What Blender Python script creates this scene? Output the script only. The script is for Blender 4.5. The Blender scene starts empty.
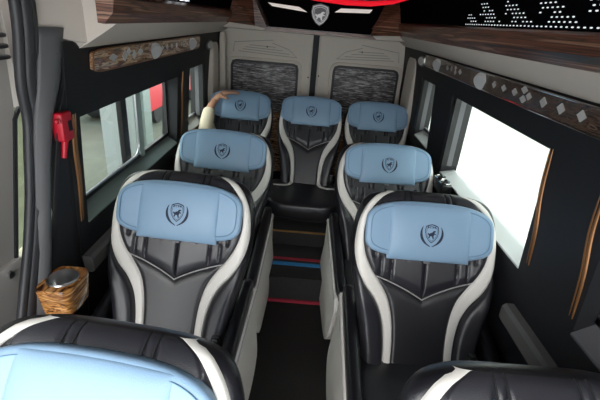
import bpy, bmesh, math, random
from mathutils import Vector, Matrix
random.seed(7)
PI = math.pi
col = bpy.context.scene.collection
CH = 1.75   # eye height of the camera

# ------------------------------------------------------------------ helpers
def sg(v, p): return math.copysign(abs(v) ** p, v)
def lerp(a, b, t): return a + (b - a) * t
def interp(tab, x):
    if x <= tab[0][0]: return tab[0][1]
    for i in range(len(tab) - 1):
        x0, y0 = tab[i]; x1, y1 = tab[i + 1]
        if x <= x1:
            # smooth (catmull-rom) interpolation
            xm = tab[i - 1] if i > 0 else (2 * x0 - x1, 2 * y0 - y1)
            xp = tab[i + 2] if i + 2 < len(tab) else (2 * x1 - x0, 2 * y1 - y0)
            t = (x - x0) / (x1 - x0); h = x1 - x0
            m0 = (y1 - xm[1]) / (x1 - xm[0]) * h; m1 = (xp[1] - y0) / (xp[0] - x0) * h
            return ((2*t**3 - 3*t*t + 1) * y0 + (t**3 - 2*t*t + t) * m0 + (-2*t**3 + 3*t*t) * y1 + (t**3 - t*t) * m1)
    return tab[-1][1]

class MB:
    def __init__(s): s.v = []; s.f = []; s.mi = []
    def add(s, verts, faces, mi=0):
        o = len(s.v); s.v += [tuple(p) for p in verts]
        s.f += [tuple(i + o for i in f) for f in faces]; s.mi += [mi] * len(faces)
    def box(s, x0, x1, y0, y1, z0, z1, mi=0):
        v = [(x, y, z) for x in (x0, x1) for y in (y0, y1) for z in (z0, z1)]
        s.add(v, [(0,1,3,2),(4,6,7,5),(0,4,5,1),(2,3,7,6),(0,2,6,4),(1,5,7,3)], mi)
    def rbox(s, cx, cy, cz, a, b, c, e=.25, e2=None, rot=None, n=24, m=12, mi=0, fn=None):
        vs = []; fs = []; e2 = e if e2 is None else e2
        for j in range(m + 1):
            et = -PI/2 + PI * j / m
            for i in range(n):
                om = 2 * PI * i / n
                p = Vector((a * sg(math.cos(et), e) * sg(math.cos(om), e2), b * sg(math.cos(et), e) * sg(math.sin(om), e2), c * sg(math.sin(et), e)))
                if rot is not None: p = rot @ p
                p += Vector((cx, cy, cz))
                vs.append(fn(p) if fn else p)
        for j in range(m):
            for i in range(n):
                fs.append((j*n + i, j*n + (i+1) % n, (j+1)*n + (i+1) % n, (j+1)*n + i))
        s.add(vs, fs, mi)
    def grid(s, fn, nu, nv, mi=0):
        vs = [fn(i / nu, j / nv) for j in range(nv + 1) for i in range(nu + 1)]
        w = nu + 1
        s.add(vs, [(j*w + i, j*w + i + 1, (j+1)*w + i + 1, (j+1)*w + i) for j in range(nv) for i in range(nu)], mi)
    def prism(s, pts, fn, d, mi=0):
        """outline (x,y) extruded by d; fn(x,y,h) -> world"""
        n = len(pts)
        s.add([fn(x, y, 0) for x, y in pts] + [fn(x, y, d) for x, y in pts],
              [tuple(range(n))[::-1], tuple(range(n, 2*n))] + [(i, (i+1) % n, n + (i+1) % n, n + i) for i in range(n)], mi)
    def tube(s, pts, r, k=8, mi=0, sx=1.0, closed=False):
        pts = [Vector(p) for p in pts]; rr = r if isinstance(r, (list, tuple)) else [r] * len(pts)
        rings = []; n = len(pts); up = None
        for i, p in enumerate(pts):
            if closed: t = pts[(i+1) % n] - pts[i-1]
            else: t = pts[min(i+1, n-1)] - pts[max(i-1, 0)]
            t.normalize()
            if up is None:
                up = Vector((0, 0, 1)) if abs(t.z) < .9 else Vector((0, 1, 0))
            a = t.cross(up)
            if a.length < 1e-4: a = t.orthogonal()
            a.normalize(); b = a.cross(t).normalized(); up = b
            rings.append([p + a * math.cos(2*PI*q/k) * rr[i] * sx + b * math.sin(2*PI*q/k) * rr[i] for q in range(k)])
        vs = [v for r_ in rings for v in r_]; fs = []
        m = n if closed else n - 1
        for i in range(m):
            j = (i + 1) % n
            for q in range(k): fs.append((i*k + q, i*k + (q+1) % k, j*k + (q+1) % k, j*k + q))
        if not closed: fs += [tuple(range(k))[::-1], tuple((n-1)*k + q for q in range(k))]
        s.add(vs, fs, mi)
    def cyl(s, c, ax, r, h, k=24, r2=None, mi=0):
        c = Vector(c); ax = Vector(ax).normalized(); a = ax.orthogonal().normalized(); b = ax.cross(a); r2 = r if r2 is None else r2
        vs = [c + (a*math.cos(2*PI*q/k) + b*math.sin(2*PI*q/k)) * r for q in range(k)] + [c + ax*h + (a*math.cos(2*PI*q/k) + b*math.sin(2*PI*q/k)) * r2 for q in range(k)]
        s.add(vs, [tuple(range(k))[::-1], tuple(range(k, 2*k))] + [(q, (q+1) % k, k + (q+1) % k, k + q) for q in range(k)], mi)
    def build(s, name, mats, parent=None, smooth=True, loc=None, angle=40):
        me = bpy.data.meshes.new(name); me.from_pydata(s.v, [], s.f)
        if not isinstance(mats, (list, tuple)): mats = [mats]
        for m in mats: me.materials.append(m)
        for p, mi in zip(me.polygons, s.mi): p.material_index = mi; p.use_smooth = smooth
        bm = bmesh.new(); bm.from_mesh(me); bmesh.ops.remove_doubles(bm, verts=bm.verts, dist=1e-5)
        bmesh.ops.recalc_face_normals(bm, faces=bm.faces)
        if smooth:
            for e in bm.edges:
                if len(e.link_faces) == 2 and e.calc_face_angle(0) > math.radians(angle): e.smooth = False
        bm.to_mesh(me); bm.free(); me.update()
        o = bpy.data.objects.new(name, me); col.objects.link(o)
        if parent: o.parent = parent
        if loc: o.location = loc
        return o

def tag(o, label=None, cat=None, group=None, kind=None):
    if label: o['label'] = label
    if cat: o['category'] = cat
    if group: o['group'] = group
    if kind: o['kind'] = kind
    return o
def empty(name, loc, label, cat, group=None, rz=0):
    o = bpy.data.objects.new(name, None); col.objects.link(o)
    o.location = loc; o.rotation_euler.z = rz; o.empty_display_size = .1
    return tag(o, label, cat, group)
def copy_tree(o, parent=None):
    c = o.copy(); col.objects.link(c); c.parent = parent
    for ch in list(o.children): copy_tree(ch, c)
    return c
def struct(o): o['kind'] = 'structure'; return o

# ------------------------------------------------------------------ materials
def new_mat(name):
    m = bpy.data.materials.new(name); m.use_nodes = True
    nt = m.node_tree; b = nt.nodes['Principled BSDF']
    return m, nt, b
def mat(name, c, rough=.5, metal=0, bump=0, bscale=200, spec=.5, coat=0, var=0, vscale=8, sheen=0, emit=None, es=0):
    m, nt, b = new_mat(name)
    b.inputs['Base Color'].default_value = (*c, 1); b.inputs['Roughness'].default_value = rough
    b.inputs['Metallic'].default_value = metal; b.inputs['Specular IOR Level'].default_value = spec
    b.inputs['Coat Weight'].default_value = coat; b.inputs['Coat Roughness'].default_value = .08
    b.inputs['Sheen Weight'].default_value = sheen
    tc = nt.nodes.new('ShaderNodeTexCoord')
    if bump:
        n = nt.nodes.new('ShaderNodeTexNoise'); n.inputs['Scale'].default_value = bscale; n.inputs['Detail'].default_value = 3
        bp = nt.nodes.new('ShaderNodeBump'); bp.inputs['Strength'].default_value = bump; bp.inputs['Distance'].default_value = .002
        nt.links.new(tc.outputs['Object'], n.inputs['Vector']); nt.links.new(n.outputs['Fac'], bp.inputs['Height']); nt.links.new(bp.outputs['Normal'], b.inputs['Normal'])
    if var:
        n = nt.nodes.new('ShaderNodeTexNoise'); n.inputs['Scale'].default_value = vscale
        mx = nt.nodes.new('ShaderNodeMix'); mx.data_type = 'RGBA'
        mx.inputs[6].default_value = (*[x * (1 - var) for x in c], 1); mx.inputs[7].default_value = (*[min(1, x * (1 + var)) for x in c], 1)
        nt.links.new(tc.outputs['Object'], n.inputs['Vector']); nt.links.new(n.outputs['Fac'], mx.inputs[0]); nt.links.new(mx.outputs[2], b.inputs['Base Color'])
    if emit: b.inputs['Emission Color'].default_value = (*emit, 1); b.inputs['Emission Strength'].default_value = es
    return m
def ramp(nt, stops):
    r = nt.nodes.new('ShaderNodeValToRGB'); e = r.color_ramp.elements
    e[0].position, e[0].color = stops[0][0], (*stops[0][1], 1); e[1].position, e[1].color = stops[-1][0], (*stops[-1][1], 1)
    for p, c in stops[1:-1]:
        x = e.new(p); x.color = (*c, 1)
    return r
def wood_mat(name, stops, scale=(3, .6, 14), rough=.12, dist=3, coat=.6):
    m, nt, b = new_mat(name)
    tc = nt.nodes.new('ShaderNodeTexCoord'); mp = nt.nodes.new('ShaderNodeMapping'); mp.inputs['Scale'].default_value = scale
    n = nt.nodes.new('ShaderNodeTexNoise'); n.inputs['Scale'].default_value = 4; n.inputs['Detail'].default_value = 6; n.inputs['Distortion'].default_value = dist
    r = ramp(nt, stops)
    nt.links.new(tc.outputs['Object'], mp.inputs[0]); nt.links.new(mp.outputs[0], n.inputs['Vector']); nt.links.new(n.outputs['Fac'], r.inputs[0]); nt.links.new(r.outputs[0], b.inputs['Base Color'])
    b.inputs['Roughness'].default_value = rough; b.inputs['Coat Weight'].default_value = coat; b.inputs['Coat Roughness'].default_value = .04
    return m
def glass_mat(name, tint, gloss=.06, rough=0.0):
    m = bpy.data.materials.new(name); m.use_nodes = True; nt = m.node_tree; nt.nodes.clear()
    o = nt.nodes.new('ShaderNodeOutputMaterial'); t = nt.nodes.new('ShaderNodeBsdfTransparent'); t.inputs[0].default_value = (*tint, 1)
    g = nt.nodes.new('ShaderNodeBsdfGlossy'); g.inputs['Roughness'].default_value = rough
    lw = nt.nodes.new('ShaderNodeLayerWeight'); lw.inputs[0].default_value = .5
    pw = nt.nodes.new('ShaderNodeMath'); pw.operation = 'POWER'; pw.inputs[1].default_value = 5
    ml = nt.nodes.new('ShaderNodeMath'); ml.operation = 'MULTIPLY_ADD'; ml.inputs[1].default_value = .7; ml.inputs[2].default_value = gloss * .5
    nt.links.new(lw.outputs['Facing'], pw.inputs[0]); nt.links.new(pw.outputs[0], ml.inputs[0])
    mx = nt.nodes.new('ShaderNodeMixShader'); nt.links.new(ml.outputs[0], mx.inputs[0])
    nt.links.new(t.outputs[0], mx.inputs[1]); nt.links.new(g.outputs[0], mx.inputs[2]); nt.links.new(mx.outputs[0], o.inputs[0])
    return m

M = {}
M['black'] = mat('black_leather', (.011, .011, .014), .28, bump=.35, bscale=350, spec=.6)
M['slate'] = mat('charcoal_leather', (.024, .024, .030), .30, bump=.3, bscale=350, spec=.6)
M['panel'] = mat('centre_leather', (.019, .019, .023), .32, bump=.25, bscale=500, spec=.6)
M['white'] = mat('cream_leather', (.80, .77, .72), .42, bump=.2, bscale=350)
M['piping'] = mat('grey_piping', (.42, .41, .41), .45)
M['seam'] = mat('seam_thread', (.008, .008, .009), .7)
M['blue'] = mat('blue_leather', (.25, .385, .54), .40, bump=.25, bscale=300, var=.04, vscale=9, spec=.35)
M['blue_seam'] = mat('blue_stitch', (.15, .27, .40), .6)
M['navy'] = mat('navy_thread', (.010, .020, .05), .7)
M['tagw'] = mat('white_label', (.75, .75, .75), .6)
M['plastic'] = mat('black_plastic', (.012, .012, .013), .4, bump=.1, bscale=300)
M['plastic_grey'] = mat('grey_plastic', (.13, .13, .14), .5)
M['chrome'] = mat('chrome', (.75, .74, .72), .12, metal=1)
M['satin'] = mat('satin_metal', (.62, .62, .62), .28, metal=1)
M['satin_dark'] = mat('dull_silver', (.58, .57, .56), .35, metal=.3)
M['bronze'] = mat('bronze_trim', (.26, .12, .045), .35, metal=.5)
M['felt'] = mat('black_felt', (.009, .0095, .012), .6, bump=.4, bscale=500, spec=.4)
M['ledge'] = mat('grey_ledge', (.135, .13, .125), .55, bump=.2, bscale=300)
M['cream'] = mat('cream_lining', (.62, .55, .49), .7, bump=.2, bscale=400, spec=.25)
M['creamdoor'] = mat('cream_door_lining', (.66, .60, .53), .65, bump=.15, bscale=300, spec=.3)
M['groove'] = mat('panel_groove', (.34, .31, .28), .7)
M['taupe'] = mat('taupe_door_plastic', (.60, .56, .52), .55, bump=.2, bscale=400)
M['rubber'] = mat('dark_rubber', (.03, .03, .034), .45)
M['pillar'] = mat('grey_pillar', (.10, .10, .105), .5, bump=.1, bscale=400)
M['sill'] = mat('window_sill_grey', (.60, .62, .61), .45)
M['sillgreen'] = mat('window_sill_greygreen', (.20, .25, .235), .4)
M['piano'] = mat('piano_black', (.003, .003, .004), .2, spec=0)
M['red'] = mat('red_plastic', (.55, .012, .03), .35)
M['redled'] = mat('red_light', (.5, 0, 0), .5, emit=(1, .01, .03), es=.38)
M['whiteled'] = mat('white_light', (.9, .85, .8), .5, emit=(1, .86, .78), es=.22)
M['dot'] = mat('light_point', (.8, .8, .8), .5, emit=(.9, .95, 1), es=.32)
M['dark_ceiling'] = mat('dark_ceiling', (.012, .010, .010), .5)
M['wood'] = wood_mat('burl_wood', [(.34, (.018, .006, .004)), (.46, (.20, .07, .04)), (.54, (.03, .010, .006)), (.64, (.38, .19, .12))], scale=(.8, .35, 18), rough=.34, coat=.08, dist=.8)
M['woodlight'] = wood_mat('light_burl', [(.36, (.05, .018, .008)), (.44, (.55, .29, .15)), (.50, (.12, .04, .02)), (.57, (.85, .62, .42)), (.66, (.2, .08, .035))], scale=(3, 1.2, 12), coat=1, dist=1.4)
M['wooddark'] = wood_mat('dark_burl', [(.3, (.006, .004, .003)), (.5, (.10, .06, .04)), (.6, (.02, .01, .008)), (.72, (.24, .16, .11))], scale=(3, 1.5, 9), coat=.4, rough=.2)
M['woodcup'] = wood_mat('orange_wood', [(.36, (.08, .02, .006)), (.46, (.70, .32, .09)), (.54, (.18, .055, .015)), (.64, (.85, .45, .16))], scale=(3, 2, 14), rough=.18, dist=.9)
M['carpet'] = mat('dark_carpet', (.030, .028, .027), .95, bump=.8, bscale=400, spec=.1, var=.3, vscale=120)
M['carpet2'] = mat('step_carpet', (.036, .034, .034), .95, bump=.8, bscale=400, spec=.1, var=.3, vscale=120)
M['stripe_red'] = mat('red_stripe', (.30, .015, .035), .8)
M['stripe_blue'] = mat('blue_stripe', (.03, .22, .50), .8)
M['gold'] = mat('gold_edge', (.65, .38, .14), .3, metal=.8)
M['skin'] = mat('skin', (.52, .27, .17), .5)
M['sleeve'] = mat('pale_sleeve', (.78, .68, .50), .8, bump=.3, bscale=80)
M['ground_l'] = mat('shaded_grey_green_ground', (.085, .095, .075), .9, var=.45, vscale=2.2)  # grey-green ground, colour darkened to stand for the van's shade
M['ground_r'] = mat('sunlit_concrete', (.66, .67, .64), .9)  # concrete whitened in colour to stand for strong sunlight
M['redpaint'] = mat('red_paint', (.62, .02, .035), .4)
M['greypaint'] = mat('grey_paint', (.20, .22, .22), .6)
M['whitepaint'] = mat('pale_paint', (.75, .74, .72), .6)
M['leaf'] = mat('foliage', (.05, .12, .03), .9, var=.5, vscale=9)
M['glass'] = glass_mat('clear_glass', (.93, .97, .94), .03)
M['glass_dark'] = glass_mat('dark_glass', (.12, .13, .14))
M['glass_door'] = glass_mat('door_glass', (.85, .87, .75))
# woven fabric in the rear doors
def weave():
    m, nt, b = new_mat('woven_blind')
    tc = nt.nodes.new('ShaderNodeTexCoord'); mp = nt.nodes.new('ShaderNodeMapping'); mp.inputs['Scale'].default_value = (9, 9, 75)
    n = nt.nodes.new('ShaderNodeTexNoise'); n.inputs['Scale'].default_value = 1.6; n.inputs['Detail'].default_value = 5; n.inputs['Roughness'].default_value = .7
    r = ramp(nt, [(.38, (.012, .010, .012)), (.48, (.09, .08, .085)), (.56, (.26, .24, .245)), (.66, (.60, .57, .58))])
    nt.links.new(tc.outputs['Object'], mp.inputs[0]); nt.links.new(mp.outputs[0], n.inputs['Vector']); nt.links.new(n.outputs['Fac'], r.inputs[0]); nt.links.new(r.outputs[0], b.inputs['Base Color'])
    b.inputs['Roughness'].default_value = .5
    return m
M['weave'] = weave()

# ------------------------------------------------------------------ seats
H = .765
UO = [(0, .238), (.08, .246), (.2, .264), (.32, .290), (.45, .311), (.55, .313), (.63, .305), (.68, .291), (.72, .267), (.745, .228), (.76, .155), (.765, .08)]
WI = [(0, .112), (.12, .112), (.22, .122), (.30, .145), (.36, .182), (.42, .225), (.48, .254), (.55, .268), (.61, .264), (.66, .248), (.70, .222), (.735, .185), (.757, .140)]
WO = [(0, .146), (.12, .150), (.22, .168), (.29, .202), (.35, .250), (.42, .286), (.50, .302), (.58, .299), (.64, .286), (.69, .262), (.72, .238), (.74, .214), (.757, .175)]
def make_seat(back_z=.40, side_skirts=True, wscale=1.0, base_h=0.0, name='captain_seat', belt=True, alpha=25, hscale=1.0, cscale=1.0, hv=.60):
    root = bpy.data.objects.new(name, None); col.objects.link(root); root.empty_display_size = .1
    sa, ca = math.sin(math.radians(alpha)), math.cos(math.radians(alpha))
    def mp(u, v, w): return Vector((u * wscale, v * sa - w * ca, back_z + v * ca + w * sa))
    def wing(u, v):
        a = abs(u)
        lower = max(0, min(1, (.50 - v) / .25))
        x = max(0, a - .13) / .17
        return .045 * x * x * (.7 + .9 * lower) - (.02 * max(0, (a - .27) / .05) ** 2) * (1 + lower)
    def thick(s, v):
        e = max(0, 1 - abs(s) ** 7) ** .5 * max(0, 1 - (v / H) ** 26) ** .5
        return e
    def front(u, v):
        uo = interp(UO, v); s = max(-1, min(1, u / uo)); return wing(u, v) + .055 * thick(s, v)
    # shell
    m = MB()
    NV = 46
    vs = [H * (1 - (1 - j / NV) ** 1.6) for j in range(NV + 1)]
    def vv(t):
        x = t * NV; i = min(NV - 1, int(x)); return lerp(vs[i], vs[i + 1], x - i)
    def su(t): return math.sin((t * 2 - 1) * PI / 2) if True else 0
    m.grid(lambda a, b: mp(su(a) * interp(UO, vv(b)), vv(b), wing(su(a) * interp(UO, vv(b)), vv(b)) + .055 * thick(su(a), vv(b))), 40, NV)
    m.grid(lambda a, b: mp(su(a) * interp(UO, vv(b)), vv(b), wing(su(a) * interp(UO, vv(b)), vv(b)) - .065 * thick(su(a), vv(b))), 40, NV)
    shell = m.build('back_shell', M['black'], root, angle=80)
    # lower centre panel (below the V)
    def Vs(s): return .300 + .088 * abs(s)
    VT = .757
    def wi_at(v): return interp(WI, v)
    m = MB()
    def lowp(a, b):
        s = a * 2 - 1; v = b * Vs(s); u = s * (wi_at(v) + .004)
        e = min(1, (1 - abs(s)) * 9, (1 - b) * 9)
        return mp(u, v, front(u, v) + .003 + .010 * e ** .5)
    m.grid(lowp, 40, 30); m.build('centre_panel', M['panel'], root, angle=80)
    # upper ribbed pads, one each side of the centre seam
    for sd in (-1, 1):
        m = MB()
        seams = [0, .095, .16, .195, .225, .27]
        def upp(a, b, sd=sd):
            s = a; vb = Vs(s); v = vb + b * (VT - vb); u = sd * s * (wi_at(v) + .004)
            au = abs(u)
            d = 9
            if v < .47:
                d = min(abs(au - q) for q in ((0, .14, .185)))
            else:
                d = min(abs(au - q) for q in ((.078, .104, .215)))
            e = min(1, b * 9, (1 - b) * 6, (1 - s) * 12) ** .5
            crease = min(1, d / .010) ** .5
            return mp(u, v, front(u, v) + .002 + .017 * max(0, e) * (.10 + .90 * crease))
        m.grid(upp, 60, 60); m.build('upper_pad', M['slate'], root, angle=80)
    # seams over the top roll
    for q in (-.104, -.078, .078, .104):
        m = MB()
        m.tube([mp(q * (1 - .03 * k / 12), lerp(.64, .758, k / 12), front(q, lerp(.64, .758, k / 12)) + lerp(.0150, .0030, max(0, (k - 8) / 4))) for k in range(13)], .0026, 6)
        m.build('roll_seam', M['seam'], root)
    # V shaped piping
    m = MB()
    pts = []
    for i in range(41):
        s = -1 + 2 * i / 40; v = Vs(s); u = s * wi_at(v); pts.append(mp(u, v, front(u, v) + .0085))
    m.tube(pts, .0026, 6); m.build('piping', M['piping'], root)
    # cream inlays and side bolsters
    for sd in (-1, 1):
        m = MB()
        def inl(a, b, sd=sd):
            v = b * .757; u0, u1 = interp(WI, v), interp(WO, v); u = lerp(u0, u1, a)
            return mp(sd * u, v, front(u, v) + .002 + .012 * max(0, 1 - (2*a - 1) ** 4) ** .5 * min(1, (1 - b) * 12 + .1))
        m.grid(inl, 10, 60); m.build('cream_inlay', M['white'], root, angle=80)
        m = MB()
        def bol(a, b, sd=sd):
            v = b * .42; u0, u1 = interp(WO, v), interp(UO, v) * .985; u = lerp(u0, u1, a)
            k = max(0, 1 - (2*a - 1) ** 4) ** .5 * min(1, (1 - b) * 3) ** .5
            return mp(sd * u, v, front(u, v) + .001 + .032 * k)
        m.grid(bol, 14, 40); m.build('side_bolster', M['slate'], root, angle=80)
    # headrest: winged blue cushion with a raised middle pillow
    HV = hv
    def wingh(u): return .045 + .030 * (max(0, abs(u) - .12) / .14) ** 2
    hr = None
    m = MB()
    def fold(p):   # p.x = u, p.y = v, p.z = w
        p = Vector((p.x, p.y - .022 * (abs(p.x) / .26) ** 2.2 * (.5 + .5 * p.y / .12), p.z))
        return mp(p.x * hscale / (1 if wscale == 1 else .93), HV + p.y, wing(p.x, HV + p.y) * .9 + p.z + .055 + .006)
    m.rbox(0, 0, .010, .268, .119, .034, e=.42, e2=.48, n=64, m=20, fn=fold)
    hr = m.build('headrest', M['blue'], root, angle=80)
    m = MB()
    tp = []
    for i in range(65):
        t = 2 * PI * i / 64
        tp.append(fold(Vector((.248 * sg(math.cos(t), .48), .100 * sg(math.sin(t), .48), .0405))))
    m.tube(tp[:-1], .0018, 5, closed=True); m.build('stitching', M['blue_seam'], hr)
    m = MB()
    def padx(p): return fold(Vector((p.x, p.y, p.z)))
    def padp(e1, e2, et, om): pass
    PA, PB, PC = .172, .120, .028
    def pad_w(u, v):
        a = min(.999, abs(u / PA)); b = min(.999, abs(v / PB))
        return .032 + PC * (1 - a ** 7) ** .42 * (1 - b ** 3.2) ** .45 * (1 - .12 * b)
    vs_ = []
    m.grid(lambda a, b: padx(Vector((math.sin((a-.5)*PI) * PA * 1.0, math.sin((b-.5)*PI) * PB - .011, pad_w(math.sin((a-.5)*PI) * PA, math.sin((b-.5)*PI) * PB)))), 40, 28)
    m.grid(lambda a, b: padx(Vector((lerp(-PA, PA, a), lerp(-PB, PB, b) - .011, .028))), 2, 2)
    m.build('pillow_pad', M['blue'], hr, angle=70)
    # embroidered crest
    def em(x, y, h): 
        u, v = x, y
        return padx(Vector((u, v - .014, pad_w(u, v) + .0008 + h)))
    crest(em, .002, .052, M['navy'], hr)
    m = MB()
    m.rbox(0, -.136, .030, .015, .005, .003, e=.3, n=12, m=6, fn=fold); m.build('label_tag', M['plastic_grey'], hr)
    # seat cushion
    cz = back_z - (0 if side_skirts else .012)
    fr_ = -.50
    m = MB()
    def cfn(p):
        q = Vector(p)
        if q.z > cz: q.z += .030 * max(0, (abs(q.x) - .12) / .14) ** 1.6 * 1
        q.z += -.05 * (q.y + .22) * .6
        q.x *= cscale
        return q
    m.rbox(0, -.235, cz - .02, .268, .275, .075, e=.36, n=48, m=18, fn=cfn)
    cu = m.build('seat_cushion', M['panel'], root, angle=80)
    for sd in (() if side_skirts else (-1, 1)):
        m = MB()
        path = [(.108, -.055), (.112, -.10), (.125, -.138), (.155, -.165), (.195, -.185), (.24, -.20)]
        def strip(a, b, sd=sd):
            i = b * (len(path) - 1); k = min(len(path) - 2, int(i)); f = i - k
            x = lerp(path[k][0], path[k+1][0], f); y = lerp(path[k][1], path[k+1][1], f)
            dx = path[k+1][0] - path[k][0]; dy = path[k+1][1] - path[k][1]; L = math.hypot(dx, dy)
            x += dy / L * (a - .5) * -.030 * -1; y += -dx / L * (a - .5) * -.030 * -1
            p = (abs(x) / .268) ** (2/.36); q = (abs(y + .235) / .275) ** (2/.36)
            r = min(.999, (p + q)); zt = (1 - r) ** (.18) if r < 1 else 0
            z = cz - .02 + .075 * zt + .008 + .005 * (1 - (2*a-1) ** 4)
            return cfn(Vector((sd * x, y, z)))
        m.grid(strip, 6, 40); m.build('cushion_inlay', M['white'], root, angle=80)
    # armrests
    if side_skirts:
        for sd in (-1, 1):
            m = MB()
            L = [(.16, back_z + .20), (.02, back_z + .165), (-.20, back_z + .10), (-.44, back_z + .045)]
            def arm(a, b, sd=sd):
                t = 2 * PI * a; y = lerp(.27, -.46, b)
                zc = back_z + interp([(-.46, .035), (-.2, .085), (.27, .185)], y)
                hh = lerp(.060, .040, b); ww = .030
                en = min(1, b * 14, (1 - b) * 9); en = max(0, en) ** .5
                return Vector((sd * (.288 + ww * en * sg(math.cos(t), .5)), y, zc + hh * en * sg(math.sin(t), .6)))
            m.grid(arm, 24, 36)
            ar = m.build('armrest', M['black'], root, angle=80)
            m = MB()   # cream side skirt under the armrest
            pts = []
            for y in (.24, .05, -.12, -.3, -.42): pts.append((y, back_z + interp([(-.46, .035), (-.2, .085), (.27, .185)], y) - .004))
            pts += [(-.105 - .355 * sg(math.cos(PI * k / 22), .5), back_z - .03 - .29 * sg(math.sin(PI * k / 22), .6)) for k in range(23)]
            m.prism(pts, lambda a, b, h, sd=sd: Vector((sd * (.302 + h * (1 + .9 * max(0, min(1, (back_z - .02 - b) / .2)))), a, b)), .023)
            m.build('side_skirt', M['white'], root, smooth=False)
            m = MB()
            m.tube([Vector((sd * .3265, y, z - .012)) for y, z in pts[:5]], .004, 6); m.build('skirt_seam', M['piping'], root)
    else:
        pass
    # base
    m = MB()
    zb = base_h
    m.box(-.22 * wscale, .22 * wscale, -.42, -.03, zb + .03, back_z - .07)
    m.box(-.25 * wscale, .25 * wscale, -.45, -.01, zb + .001, zb + .035)
    m.build('base', M['plastic'], root, smooth=False)
    if belt:
        m = MB()
        m.rbox(.215, -.05, back_z + .085, .018, .022, .045, e=.4, n=16, m=8); b = m.build('belt_buckle', M['plastic'], root)
        m = MB(); m.box(.205, .228, -.060, -.045, back_z + .115, back_z + .132); m.build('buckle_button', M['satin'], b, smooth=False)
    return root

def crest(em, cx, hh, material, parent, laurel=True):
    """shield with a rampant animal between two laurel arcs; em(x, y, h) maps to the surface"""
    s = hh / 1.0
    def ring(m, f0, f1, n=40):
        vs = []
        for i in range(n):
            t = i / n
            for f in (f0, f1): vs.append(f(t))
        fs = [(2*i, 2*i+1, (2*((i+1) % n))+1, 2*((i+1) % n)) for i in range(n)]
        m.add([em(cx + x * s, y * s, .0006) for x, y in vs], fs)
    SH = [(-.50, .62), (-.30, .72), (0, .80), (.30, .72), (.50, .62), (.56, .20), (.46, -.20), (.25, -.52), (0, -.72), (-.25, -.52), (-.46, -.20), (-.56, .20)]
    def sh(k):
        def f(t):
            x = t * len(SH); i = int(x) % len(SH); j = (i + 1) % len(SH); q = x - int(x)
            return (lerp(SH[i][0], SH[j][0], q) * k, lerp(SH[i][1], SH[j][1], q) * k)
        return f
    m = MB(); ring(m, sh(1.0), sh(.90)); ring(m, sh(.80), sh(.75))
    # laurel arcs
    for sd in ((-1, 1) if laurel else ()):
        n = 18; vs = []
        ctr = [(.70, .60), (.76, .30), (.74, -.05), (.62, -.40), (.40, -.72), (.04, -1.0)]
        for i in range(n + 1):
            t = i / n; x = interp([(k / 5, ctr[k][0]) for k in range(6)], t); y = interp([(k / 5, ctr[k][1]) for k in range(6)], t)
            w = .20 * math.sin(PI * min(1, t * .86 + .06)) ** .9 + .01
            vs += [(sd * x, y), (sd * (x + w * .9), y - w * .35)]
        m.add([em(cx + x * s, y * s, .0006) for x, y in vs], [(2*i, 2*i+1, 2*i+3, 2*i+2) for i in range(n)])
    # rearing animal
    A = [(-.30, -.28), (-.20, -.30), (-.12, -.12), (.02, -.14), (.10, -.36), (.20, -.36), (.16, -.10), (.22, .04), (.34, .02), (.36, .10), (.22, .16), (.26, .26), (.34, .24), (.36, .32), (.24, .38), (.12, .34), (.02, .20), (-.12, .16), (-.22, .08), (-.34, .16), (-.38, .06), (-.28, -.04), (-.24, -.14)]
    m.add([em(cx + x * s * .9, y * s * .9 - .05 * s, .0006) for x, y in A], [tuple(range(len(A)))])
    # letters DCAR in strokes
    def stroke(p, q, w=.035):
        dx, dy = q[0] - p[0], q[1] - p[1]; L = math.hypot(dx, dy) or 1; nx, ny = -dy / L * w / 2, dx / L * w / 2
        vs = [(p[0] + nx, p[1] + ny), (q[0] + nx, q[1] + ny), (q[0] - nx, q[1] - ny), (p[0] - nx, p[1] - ny)]
        m.add([em(cx + x * s, y * s, .0006) for x, y in vs], [(0, 1, 2, 3)])
    G = {'D': [((0,0),(0,1)),((0,1),(.6,.8)),((.6,.8),(.6,.2)),((.6,.2),(0,0))], 'C': [((.6,1),(.1,.9)),((.1,.9),(.1,.1)),((.1,.1),(.6,0))],
         'A': [((0,0),(.3,1)),((.3,1),(.6,0)),((.12,.4),(.48,.4))], 'R': [((0,0),(0,1)),((0,1),(.6,.85)),((.6,.85),(0,.5)),((0,.5),(.6,0))]}
    for k, ch in enumerate('DCAR' if laurel else ''):
        x0 = -.34 + k * .18; sc = .15
        for p, q in G[ch]: stroke((x0 + p[0] * sc, .46 + p[1] * sc), (x0 + q[0] * sc, .46 + q[1] * sc))
    return m.build('crest', material, parent, smooth=False)

PN = make_seat(alpha=34, back_z=.46)
P0 = make_seat()
PM = make_seat(back_z=.375, hv=.634)
SEATS = [  # x, y, yaw deg, label
 (-.415, .275, -6, 'nearest blue-headrest seat on the window-hammer side, cut off by the bottom left corner'),
 (.537, .345, 0, 'nearest seat at the bottom right corner, mostly its black top roll and cream edge showing'),
 (-.513, 1.33, -4, 'black and cream captain seat with blue headrest beside the wooden cup holder'),
 (.553, 1.33, 0, 'black and cream captain seat with blue headrest beside the large white window'),
 (-.503, 2.17, -2, 'seat with blue headrest directly behind the seat next to the wooden cup holder'),
 (.530, 2.17, 3, 'seat with creased blue headrest directly behind the seat next to the large white window')]
for i, (x, y, a, lb) in enumerate(SEATS):
    o = PN if i == 0 else P0 if i == 1 else PM if i == 4 else copy_tree(PM if i == 5 else P0)
    o.location = (x, y, 0); o.rotation_euler.z = math.radians(a); tag(o, lb, 'seat', 'captain seats along the aisle')
R0 = make_seat(back_z=.442, hv=.634, side_skirts=False, wscale=.885, base_h=.32, name='bench_seat', hscale=1.0, cscale=1.07)
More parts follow.
